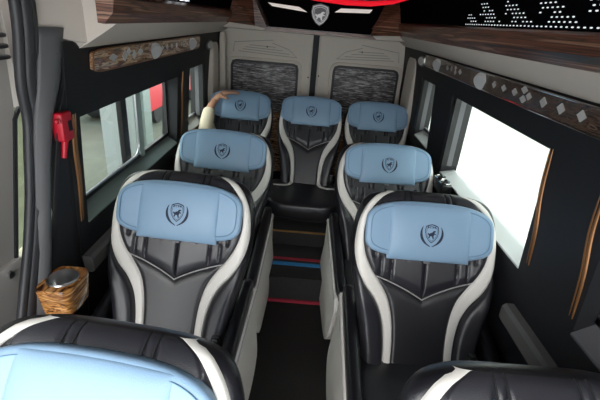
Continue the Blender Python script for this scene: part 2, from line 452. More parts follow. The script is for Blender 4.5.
REAR = [(-.565, 3.22, 1, 'rear row seat with a hand resting on its blue headrest'), (.03, 3.22, -1, 'middle seat of the rear row, facing the aisle steps'), (.597, 3.22, 0, 'rear row seat next to the window, on the opposite end from the hand')]
for i, (x, y, a, lb) in enumerate(REAR):
    o = R0 if i == 0 else copy_tree(R0)
    o.location = (x, y, 0); o.rotation_euler.z = math.radians(a); tag(o, lb, 'seat', 'rear row of three seats')

# ------------------------------------------------------------------ shell of the van
def wx(z): return interp([(0, .905), (.3, .905), (.6, .90), (.9, .885), (1.4, .85), (1.62, .83)], z)
def wall(name, side, y0, y1, z0, z1, holes, material):
    ys = sorted({y0, y1, *[h[0] for h in holes], *[h[1] for h in holes]}); zs = sorted({z0, z1, .3, .9, 1.15, *[h[2] for h in holes], *[h[3] for h in holes]})
    zs = [z for z in zs if z0 <= z <= z1]
    T = .10
    def solid(i, j):
        if i < 0 or j < 0 or i >= len(ys) - 1 or j >= len(zs) - 1: return False
        cy, cz = (ys[i] + ys[i+1]) / 2, (zs[j] + zs[j+1]) / 2
        return not any(h[0] < cy < h[1] and h[2] < cz < h[3] for h in holes)
    m = MB()
    def P(y, z, o): return (side * (wx(z) + T * o), y, z)
    for i in range(len(ys) - 1):
        for j in range(len(zs) - 1):
            if not solid(i, j): continue
            a, b, c, d = ys[i], ys[i+1], zs[j], zs[j+1]
            for o in (0, 1): m.add([P(a, c, o), P(b, c, o), P(b, d, o), P(a, d, o)], [(0, 1, 2, 3)])
            for (di, dj, e) in ((-1, 0, ((a, c), (a, d))), (1, 0, ((b, c), (b, d))), (0, -1, ((a, c), (b, c))), (0, 1, ((a, d), (b, d)))):
                if not solid(i + di, j + dj):
                    (p, q), (r, s_) = e
                    m.add([P(p, q, 0), P(r, s_, 0), P(r, s_, 1), P(p, q, 1)], [(0, 1, 2, 3)])
    return struct(m.build(name, material, smooth=False))
WR = [(-.1, 1.0, .92, 1.42), (1.362, 2.45, .925, 1.405), (2.82, 3.20, .97, 1.41)]
WL = [(1.475, 2.66, .905, 1.35), (2.93, 3.36, .90, 1.37)]
wall('wall_right', 1, -.3, 3.95, 0, 1.62, WR, M['felt'])
wall('wall_left', -1, 1.398, 3.95, 0, 1.62, WL, M['felt'])
# floor with two carpeted steps
m = MB(); m.box(-.98, .98, -.3, 2.18, -.06, 0)
struct(m.build('floor', M['carpet'], smooth=False))
m = MB(); m.box(-.895, .895, 2.181, 2.60, 0.001, .20); m.box(-.895, .895, 2.601, 3.93, 0.001, .318)
st = empty('carpeted_step', (0, 2.18, 0), 'two dark carpeted steps across the aisle with coloured stripes, up to the rear row', 'step')
def child(mb, name, mat_, par, smooth=True, angle=40):
    o = mb.build(name, mat_, par, smooth=smooth, angle=angle)
    o.matrix_parent_inverse = Matrix.Translation(-par.location) if par.rotation_euler.z == 0 else par.matrix_world.inverted()
    return o
child(m, 'tread', M['carpet2'], st, False)
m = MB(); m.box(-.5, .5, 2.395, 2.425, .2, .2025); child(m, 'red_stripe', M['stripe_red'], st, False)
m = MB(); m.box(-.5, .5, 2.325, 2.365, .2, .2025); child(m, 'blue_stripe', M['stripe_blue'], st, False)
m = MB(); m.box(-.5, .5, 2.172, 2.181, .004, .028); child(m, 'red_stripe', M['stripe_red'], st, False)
m = MB(); m.box(-.5, .5, 2.592, 2.606, .312, .3215); child(m, 'gold_edging', M['gold'], st, False)

# lower ledges along both walls
for nm, sd, y0 in (('trim_1', 1, .1), ('trim_2', -1, 1.4)):
    m = MB()
    pr = [(.885, .70), (.858, .70), (.846, .71), (.846, .765), (.858, .778), (.89, .778)]
    ya, yb = y0, 1.32 if sd > 0 else 1.75
    n = len(pr)
    m.add([(sd * a, ya, b) for a, b in pr] + [(sd * a, yb, b) for a, b in pr], [tuple(range(n))[::-1], tuple(range(n, 2*n))] + [(i, (i+1) % n, n + (i+1) % n, n + i) for i in range(n)], 0)
    struct(m.build(nm, M['ledge'] if sd > 0 else M['ledge'], smooth=False))

# windows
def window(idx, side, h, sillmat, glassm, bar=None, framem=None, rise=.05):
    y0, y1, z0, z1 = h
    par = bpy.data.objects.new('window_%d' % idx, None); col.objects.link(par); par['kind'] = 'structure'
    par.location = (side * .94, (y0 + y1) / 2, z0); bpy.context.view_layer.update()
    g = MB(); xg = .955
    g.box(side * xg if side > 0 else -xg - .005, side * xg + .005 if side > 0 else -xg, y0 + .004, y1 - .004, z0 + rise, z1 - .004)
    child(g, 'pane', glassm, par, False)
    s_ = MB()
    s_.add([(side * (wx(z0) - .004), y0, z0 + .002), (side * (wx(z0) - .004), y1, z0 + .002), (side * .97, y1, z0 + rise + .01), (side * .97, y0, z0 + rise + .01),
            (side * (wx(z0) - .004), y0, z0 - .006), (side * (wx(z0) - .004), y1, z0 - .006), (side * .97, y1, z0 + rise - .03), (side * .97, y0, z0 + rise - .03)],
           [(0,1,2,3), (7,6,5,4), (0,4,5,1), (1,5,6,2), (2,6,7,3), (3,7,4,0)])
    child(s_, 'sill', sillmat, par, False)
    if framem:
        f = MB(); t = .022; x0, x1 = .935, .954
        for (a, b, c, d) in ((y0 + .002, y1 - .002, z1 - t, z1 - .003), (y0 + .002, y1 - .002, z0 + rise, z0 + rise + t), (y0 + .002, y0 + t, z0 + rise, z1 - t), (y1 - t, y1 - .002, z0 + rise, z1 - t)):
            f.box(min(side*x0, side*x1), max(side*x0, side*x1), a, b, c, d)
        child(f, 'frame', framem, par, False)
    if bar:
        f = MB(); pts = [(side * .925, y0 + .01, z0 + .085)]
        yb = bar; r = .06
        pts += [(side * .925, yb - r, z0 + .085)]
        for k in range(1, 7):
            a = k / 6 * PI / 2; pts.append((side * .925, yb - r + r * math.sin(a), z0 + .085 + r * (1 - math.cos(a))))
        pts += [(side * .925, yb, z1 - .01)]
        f.tube(pts, .007, 8); child(f, 'sliding_frame', M['satin'], par)
        f = MB(); f.tube([(side * .935, yb + .05, z0 + .055), (side * .935, yb + .05, z1 - .005)], .02, 4); child(f, 'mullion', M['sillgreen'], par, False)
        f = MB(); f.box(side * .955, side * .93, yb - .16, yb - .10, z0 + .055, z1 - .005); child(f, 'guide_bar', M['plastic'], par, False)
    return par
window(1, 1, WR[1], M['sill'], M['glass'], rise=.012)
window(2, 1, WR[0], M['plastic_grey'], M['glass_dark'], framem=M['satin'])
window(3, 1, WR[2], M['sill'], M['glass'], framem=M['plastic_grey'])
window(4, -1, WL[0], M['sillgreen'], M['glass'], bar=2.14, framem=M['plastic'])
window(5, -1, WL[1], M['sill'], M['glass'], framem=M['plastic_grey'])
# grey posts at the rear edges of the windows
def post(n, side, y, z0, z1, material, w=.05, mats2=None):
    m = MB()
    a, b = .862, .972
    for k, (p, q) in enumerate(((.0, .30), (.34, .62), (.66, 1.0))):
        xa, xb = side * lerp(a, b, p), side * lerp(a, b, q)
        m.box(min(xa, xb), max(xa, xb), y - w + .012 * k, y, z0, z1)
    o = m.build('trim_%d' % n, [material, M['plastic']], smooth=False)
    for q, pp in enumerate(o.data.polygons): pp.material_index = 0 if q // 6 == 1 else 1
    return struct(o)
post(3, 1, 2.449, .98, 1.404, M['plastic_grey'])
post(4, 1, 3.199, 1.02, 1.409, M['plastic_grey'])
post(5, -1, 3.359, .95, 1.369, M['plastic_grey'])

# bronze trims on the walls
def bronze(idx, side, path, label):
    m = MB(); t = empty('bronze_strip', path[0], label, 'trim strip', 'bronze strips on the side walls')
    pts = []
    for i in range(21):
        y, z = interp([(k / (len(path) - 1), path[k][1]) for k in range(len(path))], i / 20), interp([(k / (len(path) - 1), path[k][2]) for k in range(len(path))], i / 20)
        pts.append((side * (wx(z) + .001), y, z))
    for dy, r in ((0, .0065), (.016, .0042)):
        m.tube([(a, b + dy, c) for a, b, c in pts], [r * (1.5 if side < 0 else 1.1) * (.4 + .6 * math.sin(PI * min(1, max(0, k / 20))) ** .5) for k in range(21)], 8)
    bpy.context.view_layer.update()
    child(m, 'strip', M['bronze'], t)
bronze(0, 1, [(.87, 1.305, .97), (.86, 1.315, 1.10), (.85, 1.345, 1.25), (.85, 1.35, 1.41)], 'slim bronze strip beside the large white window')
bronze(1, 1, [(.87, 1.02, .96), (.87, 1.03, 1.1), (.86, 1.055, 1.24), (.85, 1.06, 1.36)], 'bronze strip nearest the right edge, above the dark front window corner')
bronze(2, -1, [(-.87, 1.425, .93), (-.86, 1.43, 1.1), (-.85, 1.42, 1.25), (-.85, 1.43, 1.37)], 'brown strip between the red hammer holder and the window')
bronze(3, -1, [(-.87, 2.75, .93), (-.86, 2.76, 1.1), (-.85, 2.75, 1.25), (-.85, 2.76, 1.37)], 'brown strip between the two windows beside the hand')

# ceiling, coves, console
m = MB(); m.box(-.84, .84, -.3, 3.95, 1.955, 2.0); struct(m.build('ceiling', M['dark_ceiling'], smooth=False))
def cove(name, sd, y0, y1):
    prof = [(.848, 1.585), (.80, 1.612), (.74, 1.650), (.685, 1.688), (.685, 1.73), (.72, 1.95), (.95, 1.95), (.95, 1.6)]
    m = MB(); n = len(prof)
    m.add([(sd * a, y0, b) for a, b in prof] + [(sd * a, y1, b) for a, b in prof], [tuple(range(n))[::-1], tuple(range(n, 2*n))] + [(i, (i+1) % n, n + (i+1) % n, n + i) for i in range(n)])
    return struct(m.build(name, M['cream'], smooth=False))
cove('trim_6', 1, -.3, 3.93)
cove('trim_7', -1, 1.50, 3.93)
# cream header that swings out over the side door
m = MB()
A = [(-.80, 1.499), (-.848, 1.499), (-.90, 1.44), (-.90, 1.36), (-.895, 1.30), (-.885, 1.285)]
zb = [1.616, 1.590, 1.605, 1.640, 1.652, 1.650]
m.add([(x, y, z) for (x, y), z in zip(A, zb)] + [(x, y, 1.95) for x, y in A], [(0,1,2,3,4,5)[::-1], tuple(range(6, 12))] + [(i, (i+1) % 6, 6 + (i+1) % 6, 6 + i) for i in range(6)])
struct(m.build('trim_8', M['cream'], smooth=False))
m = MB(); m.box(-1.10, -.93, -.3, 1.5, 1.86, 2.0); m.box(-.93, -.84, -.3, 1.28, 1.90, 2.0); struct(m.build('trim_18', M['taupe'], smooth=False))
# rear header
m = MB(); m.box(-.69, .69, 3.80, 3.93, 1.655, 1.95); struct(m.build('trim_9', M['cream'], smooth=False))

con = empty('ceiling_console', (0, 2.0, 1.8), 'dark burl wood ceiling console frame around a black recess', 'ceiling console')
bpy.context.view_layer.update()
def rail(sd, y0, y1):
    m = MB(); prof = [(.684, 1.690), (.665, 1.688), (.632, 1.722), (.625, 1.765), (.66, 1.80), (.684, 1.80)]
    n = len(prof)
    m.add([(sd * a, y0, b) for a, b in prof] + [(sd * a, y1, b) for a, b in prof], [tuple(range(n))[::-1], tuple(range(n, 2*n))] + [(i, (i+1) % n, n + (i+1) % n, n + i) for i in range(n)])
    child(m, 'wood_rail', M['wood'], con, True, 25)
    m = MB(); m.add([(sd * .640, y0 + .02, 1.768), (sd * .640, y1, 1.768), (sd * .60, y1, 1.95), (sd * .60, y0 + .02, 1.95), (sd * .655, y0 + .02, 1.768), (sd * .655, y1, 1.768), (sd * .655, y1, 1.95), (sd * .655, y0 + .02, 1.95)],
      [(0,1,2,3), (7,6,5,4), (0,4,5,1), (1,5,6,2), (2,6,7,3), (3,7,4,0)])
    child(m, 'black_insert', M['piano'], con, False)
rail(1, .2, 3.3); rail(-1, 1.36, 3.3)
# angled wood corners running in to the rear crest panel
for sd in (-1, 1):
    m = MB()
    v = [(sd * .684, 3.25, 1.690), (sd * .47, 3.44, 1.672), (sd * .37, 3.45, 1.655), (sd * .50, 3.45, 1.90), (sd * .66, 3.25, 1.90),
         (sd * .684, 3.33, 1.690), (sd * .47, 3.50, 1.672), (sd * .37, 3.50, 1.655), (sd * .50, 3.50, 1.90), (sd * .66, 3.33, 1.90)]
    m.add(v, [(0,1,2,3,4), (9,8,7,6,5), (0,5,6,1), (1,6,7,2), (2,7,8,3), (3,8,9,4), (4,9,5,0)])
    child(m, 'wood_corner', M['wood'], con, False)
m = MB()
v = [(-.35, 1.675), (.44, 1.675), (.52, 1.90), (-.47, 1.90)]
m.prism(v, lambda a, b, h: Vector((a, 3.40 + h, b)), .05); child(m, 'black_insert', M['piano'], con, False)
m = MB(); m.prism([(-.40, 1.648), (.49, 1.648), (.45, 1.676), (-.36, 1.676)], lambda a, b, h: Vector((a, 3.385 + h, b)), .07); child(m, 'wood_lip', M['wood'], con, False)
m = MB(); m.tube([(-.465, 3.392, 1.895), (-.352, 3.392, 1.677)], .004, 6); child(m, 'chrome_edge', M['chrome'], con)
def emc(x, y, h): return Vector((.035 + x, 3.395 - h * 3, 1.785 + y))
m = MB()
SHO = [(-.50, .62), (0, .80), (.50, .62), (.56, .20), (.46, -.20), (.25, -.52), (0, -.72), (-.25, -.52), (-.46, -.20), (-.56, .20)]
m.prism([(x * .125, y * .105) for x, y in SHO], lambda a, b, h: emc(a, b, 0) + Vector((0, -h, 0)), .006); bk = child(m, 'crest_backing', M['plastic_grey'], con, False)
cr = crest(lambda x, y, h: emc(x * 1.15, y * .95, 0) + Vector((0, -.0085, 0)), 0, .098, M['satin_dark'], con, False)
cr.matrix_parent_inverse = Matrix.Translation(-con.location)
for pts in ([(-.37, 1.845), (-.335, 1.822), (-.065, 1.80), (-.13, 1.832)], [(.145, 1.815), (.19, 1.845), (.43, 1.855), (.41, 1.828)]):
    m = MB(); m.prism(pts, lambda a, b, h: Vector((a, 3.399 - h, b)), .008); child(m, 'light_blade', M['whiteled'], con, False)
# red light strip above the crest panel, curving along the right side
m = MB(); m.tube([(-.22, 3.05, 1.90), (.0, 3.03, 1.882), (.20, 3.0, 1.872), (.36, 2.98, 1.876), (.50, 2.95, 1.895), (.59, 2.90, 1.92)], [.008, .014, .016, .016, .012, .006], 8); child(m, 'red_light_strip', M['redled'], con)
# pin lights in rows on the right side and white letters on the left, given a glow
pl = empty('star_light_panel', (.62, 1.4, 1.8), 'black perforated panel of small white points of light', 'light panel')
bpy.context.view_layer.update()
m = MB(); m.add([(.634, .55, 1.772), (.634, 1.95, 1.772), (.604, 1.95, 1.90), (.604, .55, 1.90), (.639, .55, 1.772), (.639, 1.95, 1.772), (.609, 1.95, 1.90), (.609, .55, 1.90)], [(0,1,2,3), (7,6,5,4), (0,4,5,1), (1,5,6,2), (2,6,7,3), (3,7,4,0)]); child(m, 'panel', M['piano'], pl, False)
m = MB()
def xs(z): return .634 - (z - 1.772) / .128 * .03 - .002
rows = 7
for r in range(rows):
    z = 1.782 + r * .0115
    for k in range(52):
        y = .60 + k * .0245 + (r % 2) * .012
        if r > 0 and ((k - r) % 9) > 4 + (r % 2): continue
        if r > 0 and random.random() < .12: continue
        if r > 4 and (k % 9) < 4: continue
        if y > 1.88 - r * .02: continue
        m.rbox(xs(z), y, z, .002, .0048, .0021, e=.8, n=6, m=4)
child(m, 'light_points', M['dot'], pl)
mk = MB()
for y in (1.95, 2.06, 2.14):
    mk.box(-.636, -.628, y, y + .05, 1.785, 1.80); mk.box(-.636, -.628, y, y + .012, 1.785, 1.815)
child(mk, 'white_letter', M['dot'], con, False)

# burl panels with round reading lights under the coves
def side_panel(sd, y0, y1, zlo, zhi, wm, label, discs, marks):
    p = empty('wood_control_panel', (sd * .84, (y0 + y1) / 2, (zlo + zhi) / 2), label, 'wood panel'); bpy.context.view_layer.update()
    zc, hh = (zlo + zhi) / 2, (zhi - zlo) / 2
    def X(z): return wx(z) - .004
    m = MB(); n = 40; out = []
    for i in range(n):
        t = 2 * PI * i / n; out.append(((y0 + y1) / 2 + (y1 - y0) / 2 * sg(math.cos(t), .12 + .25 * (hh / (y1 - y0) * 0)), zc + hh * sg(math.sin(t), .3)))
    m.prism(out, lambda a, b, h: Vector((sd * (X(b) - h), a, b)), .014); child(m, 'panel', wm, p, True, 30)
    m = MB(); pts = [(sd * (X(b) - .014), a, b) for a, b in out]; m.tube(pts, .0035, 6, closed=True); child(m, 'edge_trim', M['bronze'] if sd < 0 else M['chrome'], p)
    for (y, r) in discs:
        m = MB(); m.cyl((sd * (X(zc) - .013), y, zc), (-sd, -.55, -.55), r * 1.08, .018, 28, r * .95); d = child(m, 'reading_light', M['satin_dark'], p)
        m = MB(); m.cyl((sd * (X(zc) - .0285), y, zc - .0085), (-sd, -.55, -.55), r * .74, .004, 24); q = m.build('lens', M['whitepaint'], d); q.matrix_parent_inverse = Matrix.Translation(-p.location)
    for (y, z, w, h_) in marks:
        m = MB(); m.prism([(y - w * 1.1, z), (y, z + h_ * 1.2), (y + w * 1.1, z), (y, z - h_ * 1.2)], lambda a, b, h: Vector((sd * (X(b) - .014 - h), a, b)), .004)
        child(m, 'light_stud', M['satin_dark'], p, False)
side_panel(-1, 1.56, 3.08, 1.502, 1.585, M['woodlight'], 'light brown burl wood strip with round lights above the window beside the red hammer', [(2.18, .040), (2.86, .038)],
  [(1.72, 1.547, .035, .012), (1.83, 1.545, .02, .02), (1.87, 1.56, .02, .014), (1.93, 1.542, .02, .016), (2.0, 1.55, .028, .012), (2.3, 1.55, .02, .01), (2.38, 1.55, .015, .012), (2.46, 1.55, .02, .01), (2.55, 1.55, .015, .012), (2.65, 1.55, .02, .01)])
side_panel(1, .35, 3.10, 1.508, 1.585, M['wooddark'], 'long dark burl wood strip with round lights and chrome studs above the large white window', [(2.74, .040), (2.0, .040), (.55, .040)],
  [(2.55, 1.55, .02, .012), (2.47, 1.553, .012, .012), (2.40, 1.565, .014, .01), (2.40, 1.54, .014, .01), (2.32, 1.552, .02, .012), (1.86, 1.55, .018, .012), (1.76, 1.55, .02, .012), (1.66, 1.55, .02, .012), (1.585, 1.57, .022, .012), (1.585, 1.535, .022, .012), (1.545, 1.552, .018, .012), (1.44, 1.55, .02, .015), (1.33, 1.55, .02, .015), (1.22, 1.55, .02, .015)])
for sd, y, z, lb in ((-1, 3.42, 1.505, 'oval white reading lamp beside the left rear door'), (1, 3.20, 1.53, 'oval grey reading lamp at the far end of the dark wood strip')):
    t = empty('oval_lamp', (sd * (wx(z) - .012), y, z), lb, 'lamp'); bpy.context.view_layer.update()
    m = MB(); m.rbox(0, 0, 0, .010, .11, .038, e=1, n=24, m=10); m.build('housing', M['plastic_grey'], t)
    m = MB(); m.rbox(-sd * .008, 0, 0, .006, .09, .028, e=1, n=24, m=10); m.build('lens', M['whitepaint'], t)

# ------------------------------------------------------------------ rear doors
def rear_door(n, x0, x1, wx0, wx1, wz1, flip, lean):
    par = bpy.data.objects.new('door_%d' % n, None); col.objects.link(par); par['kind'] = 'structure'; par.location = ((x0 + x1) / 2, 3.9, .32); bpy.context.view_layer.update()
    m = MB(); y = 3.90
    def F(a, b, h): return Vector((a, y - h, b))
    z0, z1 = .33, 1.655
    wz0 = .80
    # frame around the blind as four boards, softly raised
    for (a, b, c, d) in ((x0, wx0, z0, z1), (wx1, x1, z0, z1), (wx0, wx1, wz1, z1), (wx0, wx1, z0, wz0)):
        m.box(a, b, y, y + .04, c, d)
    child(m, 'panel', M['creamdoor'], par, False)
    m = MB(); m.box(wx0 + .001, wx1 - .001, y + .015, y + .03, wz0, wz1); child(m, 'blind', M['weave'], par, False)
    def rr(a, b, c, d, r):
        o = []
        for cx, cy, s in ((b - r, d - r, 0), (a + r, d - r, 90), (a + r, c + r, 180), (b - r, c + r, 270)):
            for k in range(7):
                t = math.radians(s + k * 15); o.append((cx + r * math.cos(t), y - .002, cy + r * math.sin(t)))
        return o
    m = MB(); m.tube(rr(wx0, wx1, wz0, wz1, .05), .011, 6, closed=True); child(m, 'blind_frame', M['rubber'], par)
    m = MB(); m.tube(rr(wx0 - .035, wx1 + .035, wz0 - .03, wz1 + .03, .07), .009, 6, closed=True); child(m, 'raised_rim', M['creamdoor'], par)
    # pressed triangular grooves
    m = MB(); ww = wx1 - wx0
    def g(p): return (wx0 + ww * (1 - p[0] if flip else p[0]), y - .001, wz1 + p[1])
    for line in ([(.02, .075), (.04, .16), (.62, .20)], [(.10, .085), (.98, .065), (.85, .13), (.6, .175)], [(.16, .105), (.86, .09)], [(.20, .125), (.76, .115)], [(.26, .145), (.66, .14)]):
        m.tube([g(p) for p in line], .0026, 5)
    child(m, 'pressed_line', M['groove'], par)
    m = MB(); m.tube([(x0 + .01, y - .001, z0), (x0 + .01, y - .001, z1)], .006, 6); m.tube([(x1 - .01, y - .001, z0), (x1 - .01, y - .001, z1)], .006, 6); child(m, 'edge_bead', M['creamdoor'], par)
    m = MB()
    for (a, b) in (((x0 + x1) / 2, wz1 + .14), (x1 - .02 if not flip else x0 + .02, wz1 - .1), (x1 - .02 if not flip else x0 + .02, wz1 - .3)):
        m.cyl((a, y, b), (0, -1, 0), .008, .003, 10)
    child(m, 'fixing_stud', M['rubber'], par)
rear_door(1, -.83, .0, -.74, -.125, 1.355, False, 0)
rear_door(2, .055, .85, .215, .81, 1.375, True, 0)
m = MB(); m.box(.0, .055, 3.905, 3.95, .33, 1.655); struct(m.build('trim_10', M['felt'], smooth=False))
m = MB(); m.box(-1.0, 1.0, 3.96, 4.0, 0, 2.0); struct(m.build('wall_rear', M['creamdoor'], smooth=False))
m = MB(); m.box(-.83, .84, 3.80, 3.84, .33, .92); struct(m.build('trim_16', M['woodlight'], smooth=False))
m = MB(); m.rbox(0, 3.66, 1.662, .84, .12, .026, e=.3, n=24, m=8); struct(m.build('trim_17', M['cream']))
# rear corner pillars
for n, sd, xa, xb, z1 in ((11, -1, .835, .85, 1.5), (12, 1, .853, .862, 1.56)):
    pass
m = MB(); m.rbox(-.845, 3.60, 1.10, .030, .11, .42, e=.3, n=20, m=10); m.rbox(-.80, 3.80, 1.10, .028, .05, .50, e=.3, n=20, m=10); struct(m.build('trim_11', M['creamdoor']))
m = MB(); m.rbox(.855, 3.56, 1.15, .025, .16, .38, e=.3, n=20, m=10); struct(m.build('trim_12', M['creamdoor']))

# ------------------------------------------------------------------ front left: pillar, seal, open side door
def P3(tab, X=None): return [Vector(p) for p in tab]
m = MB()
strip_c = [(-.84, 1.40, 1.665), (-.855, 1.36, 1.50), (-.872, 1.318, 1.38), (-.885, 1.283, 1.22), (-.89, 1.248, 1.07), (-.885, 1.198, .93), (-.87, 1.13, .80), (-.87, 1.04, .60), (-.87, .98, .35), (-.87, .98, .02)]
wid = [.070, .050, .032, .025, .022, .024, .030, .034, .036, .036]
m.grid(lambda a, b: (lambda i, f: (lerp(strip_c[i][0], strip_c[i+1][0], f) - .03 * (1 - math.cos((a - .5) * PI)) , lerp(strip_c[i][1], strip_c[i+1][1], f) + (a - .5) * 2 * lerp(wid[i], wid[i+1], f), lerp(strip_c[i][2], strip_c[i+1][2], f)))(min(8, int(b * 9)), b * 9 - min(8, int(b * 9))), 10, 45)
o = m.build('trim_13', M['pillar']); struct(o)
sol = o.modifiers.new('s', 'SOLIDIFY'); sol.thickness = .012
# black wall return between the pillar strip and the first window, down to the floor
m = MB()
ed = [(1.46, 1.60), (1.415, 1.50), (1.345, 1.38), (1.30, 1.22), (1.262, 1.07), (1.215, .93), (1.15, .80), (1.07, .60), (1.01, .35), (1.01, 0.002)]
m.grid(lambda a, b: (lambda i, f: (lambda yy, zz: (-(wx(zz) + .003), lerp(yy, max(yy + .01, 1.40), a), zz))(lerp(ed[i][0], ed[i+1][0], f), lerp(ed[i][1], ed[i+1][1], f)))(min(8, int(b * 9)), b * 9 - min(8, int(b * 9))), 4, 45)
o = m.build('trim_14', M['felt']); struct(o); sol = o.modifiers.new('s', 'SOLIDIFY'); sol.thickness = .004; sol.offset = 0
# ribbed rubber seal
m = MB()
seal = [(-.872, 1.295, 1.86), (-.872, 1.30, 1.76), (-.880, 1.30, 1.65), (-.90, 1.295, 1.50), (-.91, 1.305, 1.38), (-.915, 1.285, 1.27), (-.92, 1.255, 1.13), (-.92, 1.20, .98), (-.91, 1.12, .84), (-.90, 1.04, .70), (-.90, .97, .5), (-.90, .95, .03)]
def smooth_path(p, n):
    out = []
    for i in range(n + 1):
        t = i / n * (len(p) - 1)
        out.append(tuple(interp([(k, p[k][c]) for k in range(len(p))], t) for c in range(3)))
    return out
sp = smooth_path(seal, 50)
for dy, dx, r in ((0, 0, .024), (-.030, -.004, .016), (.020, .012, .012)):
    m.tube([(a + dx, b + dy, c) for a, b, c in sp], r, 10)
struct(m.build('trim_15', M['rubber']))
# open side door beyond the opening
d = bpy.data.objects.new('door_3', None); col.objects.link(d); d['kind'] = 'structure'; d.location = (-1.06, 1.2, .3); bpy.context.view_layer.update()
m = MB()
x0, x1 = -1.10, -1.045
dy0, dy1, wy0, wy1, wz0, wz1 = .3, 1.75, 1.235, 1.66, .83, 1.375
m.prism([(dy0, .05), (wy0, .05), (wy0, wz0), (1.40, wz1), (1.44, 1.85), (dy0, 1.85)], lambda a, b, h: Vector((x0 + h, a, b)), x1 - x0)
for (a, b, c, e) in ((wy1, dy1, .05, 1.85), (1.44, wy1, wz1, 1.85), (wy0, wy1, .05, wz0)): m.box(x0, x1, a, b, c, e)
child(m, 'panel', M['taupe'], d, False)
m = MB(); m.box(-1.085, -1.080, wy0, wy1, wz0, wz1); child(m, 'pane', M['glass_door'], d, False)
m = MB(); m.rbox(-1.04, .98, 1.12, .03, .16, .12, e=.4); m.rbox(-1.04, 1.10, .72, .018, .18, .14, e=.25); child(m, 'armrest', M['taupe'], d)
m = MB(); m.rbox(-1.035, 1.0, .95, .022, .13, .07, e=.5); child(m, 'handle_recess', M['plastic'], d)
m = MB()
for k in range(3): m.rbox(-1.043, 1.395, 1.625 - k * .035, .010, .035, .008, e=.5, n=12, m=6)
child(m, 'vent_slot', M['rubber'], d)
m = MB(); m.cyl((-1.025, 1.17, .83), (1, 0, 0), .014, .012, 14); child(m, 'door_knob', M['satin'], d)
m = MB(); m.tube([(-1.044, wy0, wz0), (-1.044, 1.39, wz1 - .03), (-1.044, 1.42, wz1), (-1.044, wy1, wz1)], .010, 6); child(m, 'window_seal', M['rubber'], d)

# cup holder block
c = empty('cup_holder', (-.815, 1.16, .82), 'glossy orange wood block with a round metal cup holder on the pillar', 'cup holder'); bpy.context.view_layer.update()
m = MB()
def blk(p):
    return p
cx, cy, ct = -.812, 1.145, .852
n = 40; a_, b_ = .064, .080
vs = []; fs = []
prof = [(0.0, .99), (.93, .99)]
outer = [(cx + a_ * sg(math.cos(2*PI*i/n), .45), cy + b_ * sg(math.sin(2*PI*i/n), .45)) for i in range(n)]
inner = [(cx + .048 * math.cos(2*PI*i/n), cy + .048 * math.sin(2*PI*i/n)) for i in range(n)]
vs = [(x, y, ct) for x, y in inner] + [(cx + (x - cx) * .95, cy + (y - cy) * .95, ct) for x, y in outer] + [(x, y, ct - .012) for x, y in outer] + [(cx + (x - cx) * .85, cy + (y - cy) * .88, ct - .105) for x, y in outer] + [(x, y, ct - .06) for x, y in inner]
for r in range(3): fs += [(r*n + i, r*n + (i+1) % n, (r+1)*n + (i+1) % n, (r+1)*n + i) for i in range(n)]
fs += [(4*n + i, 4*n + (i+1) % n, (i+1) % n, i) for i in range(n)]; fs.append(tuple(3*n + i for i in range(n)))
m.add(vs, fs); child(m, 'wood_block', M['woodcup'], c, True, 30)
m = MB()
pr = [(.053, ct + .002), (.051, ct + .007), (.046, ct + .005), (.042, ct - .05), (.0, ct - .052)]
vs = [(cx + r * math.cos(2*PI*i/n), cy + r * math.sin(2*PI*i/n), z) for r, z in pr for i in range(n)]
m.add(vs, [(r*n + i, r*n + (i+1) % n, (r+1)*n + (i+1) % n, (r+1)*n + i) for r in range(len(pr) - 1) for i in range(n)]); child(m, 'metal_cup', M['satin'], c)
# round holders on the rear window ledges
for sd, y, z, lb in ((1, 2.28, .935, 'chrome cup rings on the ledge at the far lower corner of the large white window'), (-1, 2.62, .84, 'chrome cup rings on the dark ledge behind the hammer-side window, before the rear seats')):
    t = empty('cup_ring', (sd * .848, y, z - .04), lb, 'cup holder', 'cup rings on the side ledges'); 
    m = MB(); m.rbox(0, 0, .005, .034, .10, .034, e=.3, n=20, m=8); m.build('ledge_block', M['plastic'], t)
    for dy in (-.045, .045):
        m = MB(); n2 = 20; m.tube([(.027 * math.cos(2*PI*i/n2), dy + .036 * math.sin(2*PI*i/n2), .040) for i in range(n2)], .005, 6, closed=True); m.build('ring', M['chrome'], t)

# emergency hammer in its holder
h = empty('emergency_hammer', (-.86, 1.41, 1.33), 'red emergency hammer in its red holder on the black pillar', 'hammer'); bpy.context.view_layer.update()
m = MB(); m.rbox(-.852, 1.412, 1.345, .024, .040, .060, e=.18, n=20, m=10); child(m, 'holder', M['red'], h)
m = MB(); m.tube([(-.845, 1.385, 1.375), (-.835, 1.355, 1.378)], [.012, .009], 12); m.rbox(-.838, 1.352, 1.378, .010, .010, .010, e=1, n=12, m=8); child(m, 'hammer_head', M['red'], h)
m = MB(); m.tube([(-.846, 1.405, 1.30), (-.852, 1.395, 1.25), (-.856, 1.388, 1.215)], [.016, .012, .011], 10); child(m, 'handle', M['red'], h)
m = MB(); m.box(-.832, -.8270, 1.412, 1.442, 1.325, 1.368); lbp = child(m, 'label_plate', M['plastic'], h, False)
m = MB(); m.box(-.8268, -.8258, 1.418, 1.422, 1.335, 1.36)
m.add([(-.8258, 1.414, 1.345), (-.8258, 1.418, 1.345), (-.8258, 1.432, 1.364), (-.8258, 1.424, 1.364)], [(0,1,2,3)])
q = m.build('arrow_mark', M['tagw'], lbp, smooth=False); q.matrix_parent_inverse = Matrix.Translation(-h.location)
h.location.y -= .05; h.scale = (.8, .8, .85)
m = MB(); m.rbox(-.862, 1.455, 1.33, .006, .008, .045, e=.4, n=12, m=8); mm = m.build('wall_switch', M['plastic']); tag(mm, 'slim black switch plate just beside the red hammer holder', 'switch')

